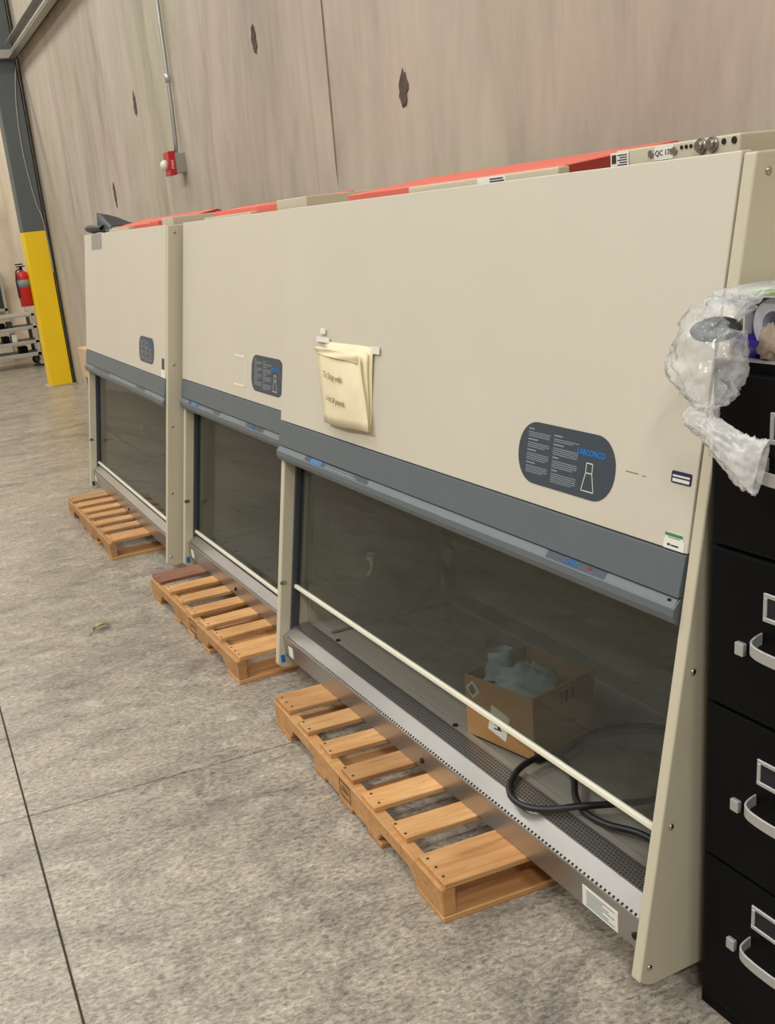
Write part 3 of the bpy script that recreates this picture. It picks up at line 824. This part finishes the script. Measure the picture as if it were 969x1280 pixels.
ring_roll((FX+.066, FY-.152, FH+.048), .043, .022, .045, 'white roll beside the first, deeper along the carton')
dish = MB(); n = 24; rows = []
for r_, z in ((.030, 0), (.034, 0), (.052, .026), (.053, .030), (.049, .030), (.031, .005), (.004, .004)):
    rows.append([(FX+.004+r_*.75*math.cos(2*math.pi*i/n)+.042, FY-.055+r_*math.sin(2*math.pi*i/n), FH+.001+z) for i in range(n)])
o = dish.loft(rows, True, True).build('plastic_dish', 'purple')
tag(o, 'shallow purple plastic dish in front of the white rolls', 'dish')
o = crumple('paper_wad', 'lump', (FX+.022, FY-.104, FH+.026), .016, .024, .028, .30, 11, None, .1)
tag(o, 'crumpled brown paper wad at the front edge of the filing cabinet', 'paper')

# knotted clear bag hanging over the corner: pleats run into the knot
bag = thing('plastic_bag', 'knotted clear plastic bag hanging over the filing cabinet corner', 'bag', (0, 0, 0))
def bag_part(secs, name, mat, seed, pleat, n=64, m=7, caps=False):
    """secs: centre, half width along y, half depth along x, pleat depth"""
    mb = MB(); rings = []
    cs = spline([s_[0] for s_ in secs], m)
    wd = spline([(s_[1], s_[2], s_[3]) for s_ in secs], m)
    for k, c in enumerate(cs):
        ax = (cs[min(k+1, len(cs)-1)]-cs[max(k-1, 0)]).normalized()
        ref = Vector((1, 0, 0)) if abs(ax.x) < .8 else Vector((0, 0, 1))
        b_ = (ref-ax*ref.dot(ax)).normalized(); a_ = ax.cross(b_)
        row = []
        for i in range(n):
            t = 2*math.pi*i/n
            q = Vector((math.cos(t)*2.2, math.sin(t)*2.2, k*.10+seed))
            rdg = 1-abs(mnoise.noise(q*1.7))*2
            rdg2 = 1-abs(mnoise.noise(Vector((math.cos(t)*5, math.sin(t)*5, k*.22+seed*3))))*2
            big = mnoise.noise(Vector((math.cos(t)*.9, math.sin(t)*.9, k*.12+seed*5)))
            f = 1+wd[k].z*(rdg*.55+rdg2*.35-.45)+pleat*big
            row.append(c+a_*wd[k].x*math.cos(t)*f+b_*wd[k].y*math.sin(t)*f)
        rings.append(row)
    return mb.loft(rings, caps, True).build(name, mat, bag)
bag_part([((1.262, 1.325, 1.408), .030, .012, .3), ((1.256, 1.330, 1.396), .052, .026, .30), ((1.253, 1.332, 1.370), .066, .036, .26), ((1.252, 1.335, 1.338), .074, .040, .24), ((1.252, 1.338, 1.308), .070, .040, .30), ((1.254, 1.342, 1.282), .050, .034, .40), ((1.256, 1.346, 1.266), .026, .022, .45), ((1.257, 1.348, 1.256), .014, .014, .4)], 'bag_bulge', 'bag', 2.3, .30)
bag_part([((1.257, 1.350, 1.262), .012, .012, .3), ((1.255, 1.350, 1.254), .024, .020, .35), ((1.252, 1.346, 1.244), .030, .024, .4), ((1.249, 1.336, 1.236), .026, .022, .45), ((1.248, 1.326, 1.230), .018, .016, .4)], 'bag_knot', 'bag_dense', 5.1, .25, m=5)
bag_part([((1.249, 1.332, 1.234), .014, .014, .4), ((1.246, 1.316, 1.224), .022, .016, .5), ((1.243, 1.290, 1.209), .030, .015, .5), ((1.241, 1.258, 1.194), .036, .013, .45), ((1.240, 1.228, 1.184), .042, .011, .35), ((1.239, 1.205, 1.178), .046, .009, .3)], 'bag_tail', 'bag_dense', 9.7, .2)
bag_part([((1.262, 1.322, 1.398), .040, .014, .3), ((1.285, 1.322, 1.424), .050, .012, .35), ((1.315, 1.318, 1.437), .058, .009, .35), ((1.35, 1.30, 1.440), .065, .007, .3), ((1.39, 1.27, 1.441), .07, .006, .3), ((1.43, 1.22, 1.441), .07, .006, .3)], 'bag_mouth', 'bag', 14.2, .2)
ld = MB(); n = 26; rows = []
tilt = Matrix.Rotation(R(-30), 3, 'Y')
for r_, z in ((.010, 0), (.044, 0), (.050, .004), (.050, .010), (.044, .014), (.004, .013)):
    rows.append([Vector((1.262, 1.328, 1.378))+tilt @ Vector((r_*math.cos(2*math.pi*i/n)*.55, r_*math.sin(2*math.pi*i/n), z)) for i in range(n)])
o = ld.loft(rows, True, True).build('black_disc', 'rubber')
tag(o, 'round black disc seen through the knotted clear bag', 'disc')

# ------------------------------------------------------------------ wall things: conduit, alarm, strut, column
cd_ = thing('wall_conduit', 'thin grey steel conduit running down the concrete wall', 'conduit', (0, 0, 0))
yc = 7.10; xw = wx(yc)
MB().tube([(xw-.03, yc, 7.4), (xw-.03, yc, 2.35), (xw-.035, yc, 2.15), (xw-.045, yc, 2.05)], .013, 10).build('conduit_pipe', 'galv', cd_)
for z in (2.53, 3.6, 4.8): MB().tube([(xw-.03, yc, z-.025), (xw-.03, yc, z+.025)], .018, 10).build('coupling', 'chrome', cd_)
al = thing('fire_alarm', 'red fire alarm horn with a white strobe on the wall', 'alarm', (xw, yc, 0))
MB().box(-.07, 0, -.055, .055, 1.965, 2.085).build('back_box', 'galv', al, .003, 2)
MB().box(-.115, -.07, -.062, .062, 1.955, 2.10).build('alarm_body', 'fire', al, .006, 2)
MB().disc((-.115, .0, 2.02), (-1, 0, 0), .032, .02, 14, .022).build('strobe_lens', 'white', al)
letters('FIRE', .03, lambda u, v, w: (-.093-v*.8, -.0625+w, 2.02+u), 'lettering', 'white', al)

st = thing('wall_strut', 'galvanised steel channel fixed high along the concrete wall', 'strut')
ang = wx(13.0)-wx(6.0)
def strut_box(o0, o1, z0, z1):
    return MB().add([(wx(y)-o, y, z) for z in (z0, z1) for y, o in ((6, o0), (6, o1), (12.98, o1), (12.98, o0))], [(0, 1, 2, 3), (7, 6, 5, 4), (0, 4, 5, 1), (1, 5, 6, 2), (2, 6, 7, 3), (3, 7, 4, 0)])
strut_box(.05, .06, 3.56, 3.72).build('web', 'galv', st)
strut_box(.05, .14, 3.71, 3.72).build('flange', 'galv', st)
strut_box(.05, .14, 3.56, 3.57).build('flange', 'galv', st)
strut_box(.06, .10, 3.625, 3.645).build('rib', 'chrome', st)
for y in (7, 9, 11): MB().box(wx(y)-.05, wx(y), y-.03, y+.03, 3.58, 3.70).build('bracket', 'galv', st)
b2 = MB().box(-1.5, 2.33, 13.02, 13.09, 3.575, 3.66).build('steel_crossbar', 'cart')
tag(b2, 'pale steel bar crossing the grey column', 'bar')

col = thing('steel_column', 'grey steel column with a yellow painted foot', 'column', (2.095, 13.1, 0))
MB().box(0, .255, 0, .25, 1.775, 7.4).build('column_shaft', 'steelgrey', col, .006, 2)
MB().box(0, .255, 0, .25, .008, 1.775).build('yellow_foot', 'yellow', col, .006, 2)
MB().box(-.05, .285, -.05, .30, 0, .008).build('base_plate', 'cart', col)
MB().box(.262, .275, .05, .25, .008, 7.4).build('gap_shade_strip', 'hole', col)  # black strip standing in for the shaded gap between column and wall
MB().tube(spline([(.05+.2, -.006, 3.5), (.18, -.006, 3.1), (.16, -.006, 2.6), (.2, -.006, 2.1), (.245, -.006, 1.9), (.258, -.006, 1.5), (.262, -.006, 1.3)]), .006, 6).build('thin_cable', 'cart', col)

ex_ = thing('fire_extinguisher', 'red fire extinguisher with a silver label hung beside the yellow column foot', 'fire extinguisher', (2.03, 13.36, 0))
mb = MB(); n = 20
mb.loft([[(q*math.cos(2*math.pi*i/n), q*math.sin(2*math.pi*i/n), z) for i in range(n)] for q, z in ((.07, .95), (.078, .96), (.078, 1.29), (.068, 1.33), (.03, 1.355), (.022, 1.365))])
mb.build('cylinder_body', 'fire', ex_)
MB().disc((0, 0, 1.17), (0, 0, 1), .0795, .085, 20).build('silver_label', 'ink', ex_)
MB().disc((0, 0, 1.365), (0, 0, 1), .018, .035, 10).box(-.05, .05, -.012, .012, 1.40, 1.413).box(-.06, .03, -.012, .012, 1.425, 1.438).build('valve_handle', 'black', ex_)
MB().tube([(-.02, -.03, 1.385), (-.07, -.05, 1.36), (-.085, -.04, 1.25), (-.082, -.04, 1.05)], .009, 8).build('hose', 'rubber', ex_)
MB().box(-.03, .064, .07, .09, 1.02, 1.3).build('hanger', 'galv', ex_)

# ------------------------------------------------------------------ cart by the end wall
cr = thing('utility_cart', 'pale grey metal cart with shelves on casters, by the cream end wall', 'cart', (1.45, 15.6, 0))
CW, CD = 1.03, .55
for z, h_ in ((.155, .05), (.33, .04), (.53, .04)):
    MB().box(0, CW, 0, CD, z, z+h_).build('shelf', 'cart', cr, .004, 1)
for x, y, h_ in ((CW-.09, 0, .76), (CW-.09, CD-.05, .76), (0, 0, .76), (0, CD-.05, .76)):
    MB().box(x, x+.05, y, y+.05, .155, h_).build('post', 'cart', cr)
MB().box(0, CW-.04, 0, CD, .70, .735).build('top_shelf', 'cart', cr, .004, 1)
for x, y in ((CW-.05, .05), (CW-.05, CD-.05), (.1, .05), (.1, CD-.05)):
    k = MB().disc((x, y-.02, .065), (0, 1, 0), .062, .035, 18).build('caster_wheel', 'rubber', cr)
    MB().disc((x, y-.022, .065), (0, 1, 0), .035, .04, 14).build('wheel_hub', 'cart', k)
    MB().box(x-.02, x+.02, y-.03, y+.025, .10, .156).build('caster_fork', 'galv', k)
for k, (x, z, w, h_, m_) in enumerate(((.50, .37, .10, .09, 'black'), (.63, .37, .07, .11, 'white'), (.48, .57, .09, .07, 'black'), (.60, .57, .07, .08, 'dark'), (.70, .205, .12, .09, 'black'))):
    o = MB().box(1.45+x, 1.45+x+w, 15.66, 15.66+.2, z, z+h_).build('small_box', m_, None, .005, 1)
    tag(o, ['small black case on the middle cart shelf', 'small white case on the middle cart shelf', 'low black case on the upper cart shelf', 'low grey case on the upper cart shelf', 'black case on the bottom cart shelf'][k], 'case', 'cases on the metal cart')
pn = thing('framed_panel', 'dark panel in a pale frame leaning behind the metal cart', 'panel', (1.55, 16.95, .5))
MB().box(0, .68, 0, .03, .28, .80).build('panel_face', 'dark', pn)
mb = MB().box(.68, .72, -.01, .03, 0, .84).box(0, .68, -.01, .03, .80, .84).box(0, .72, -.01, .03, .24, .28).box(0.0, .04, -.01, .03, -.5, .24).box(.68, .72, -.01, .03, -.5, 0)
mb.build('panel_frame', 'cart', pn)

# boxes beyond the last cabinet
o = MB().box(1.80, 2.20, 9.0, 9.5, .50, .75).build('storage_carton', 'card_tan', None, .004, 1)
tag(o, 'tan carton on top of another, behind the cabinet with the black sheet', 'box', 'cartons beyond the cabinets')
o = MB().box(1.825, 2.20, 9.02, 9.48, .0, .50).build('storage_carton', 'card_dark', None, .004, 1)
tag(o, 'brown carton on the floor under the tan one, beyond the cabinets', 'box', 'cartons beyond the cabinets')

# dry leaf on the floor
mb = MB(); rows = []
for k in range(7):
    u = k/6; w = .024*math.sin(math.pi*min(1, u*1.02+.02))+.001
    rows.append([(.731+(u-.5)*.085, 4.435+w*q/2+.02*(u-.5), .006+.014*abs(q)/2*(1-u)+.016*math.sin(u*3.1)*(1+.3*math.sin(4*q+k))) for q in (-2, -1, 0, 1, 2)])
o = mb.loft(rows, False, True, False).build('dry_leaf', 'leaf')
so = o.modifiers.new('thick', 'SOLIDIFY'); so.thickness = .0012
MB().tube([(.694, 4.42, .008), (.672, 4.40, .004), (.662, 4.385, .003)], .0018, 6).build('leaf_stem', 'leaf', o)
tag(o, 'small curled dry leaf lying alone on the concrete floor', 'leaf')
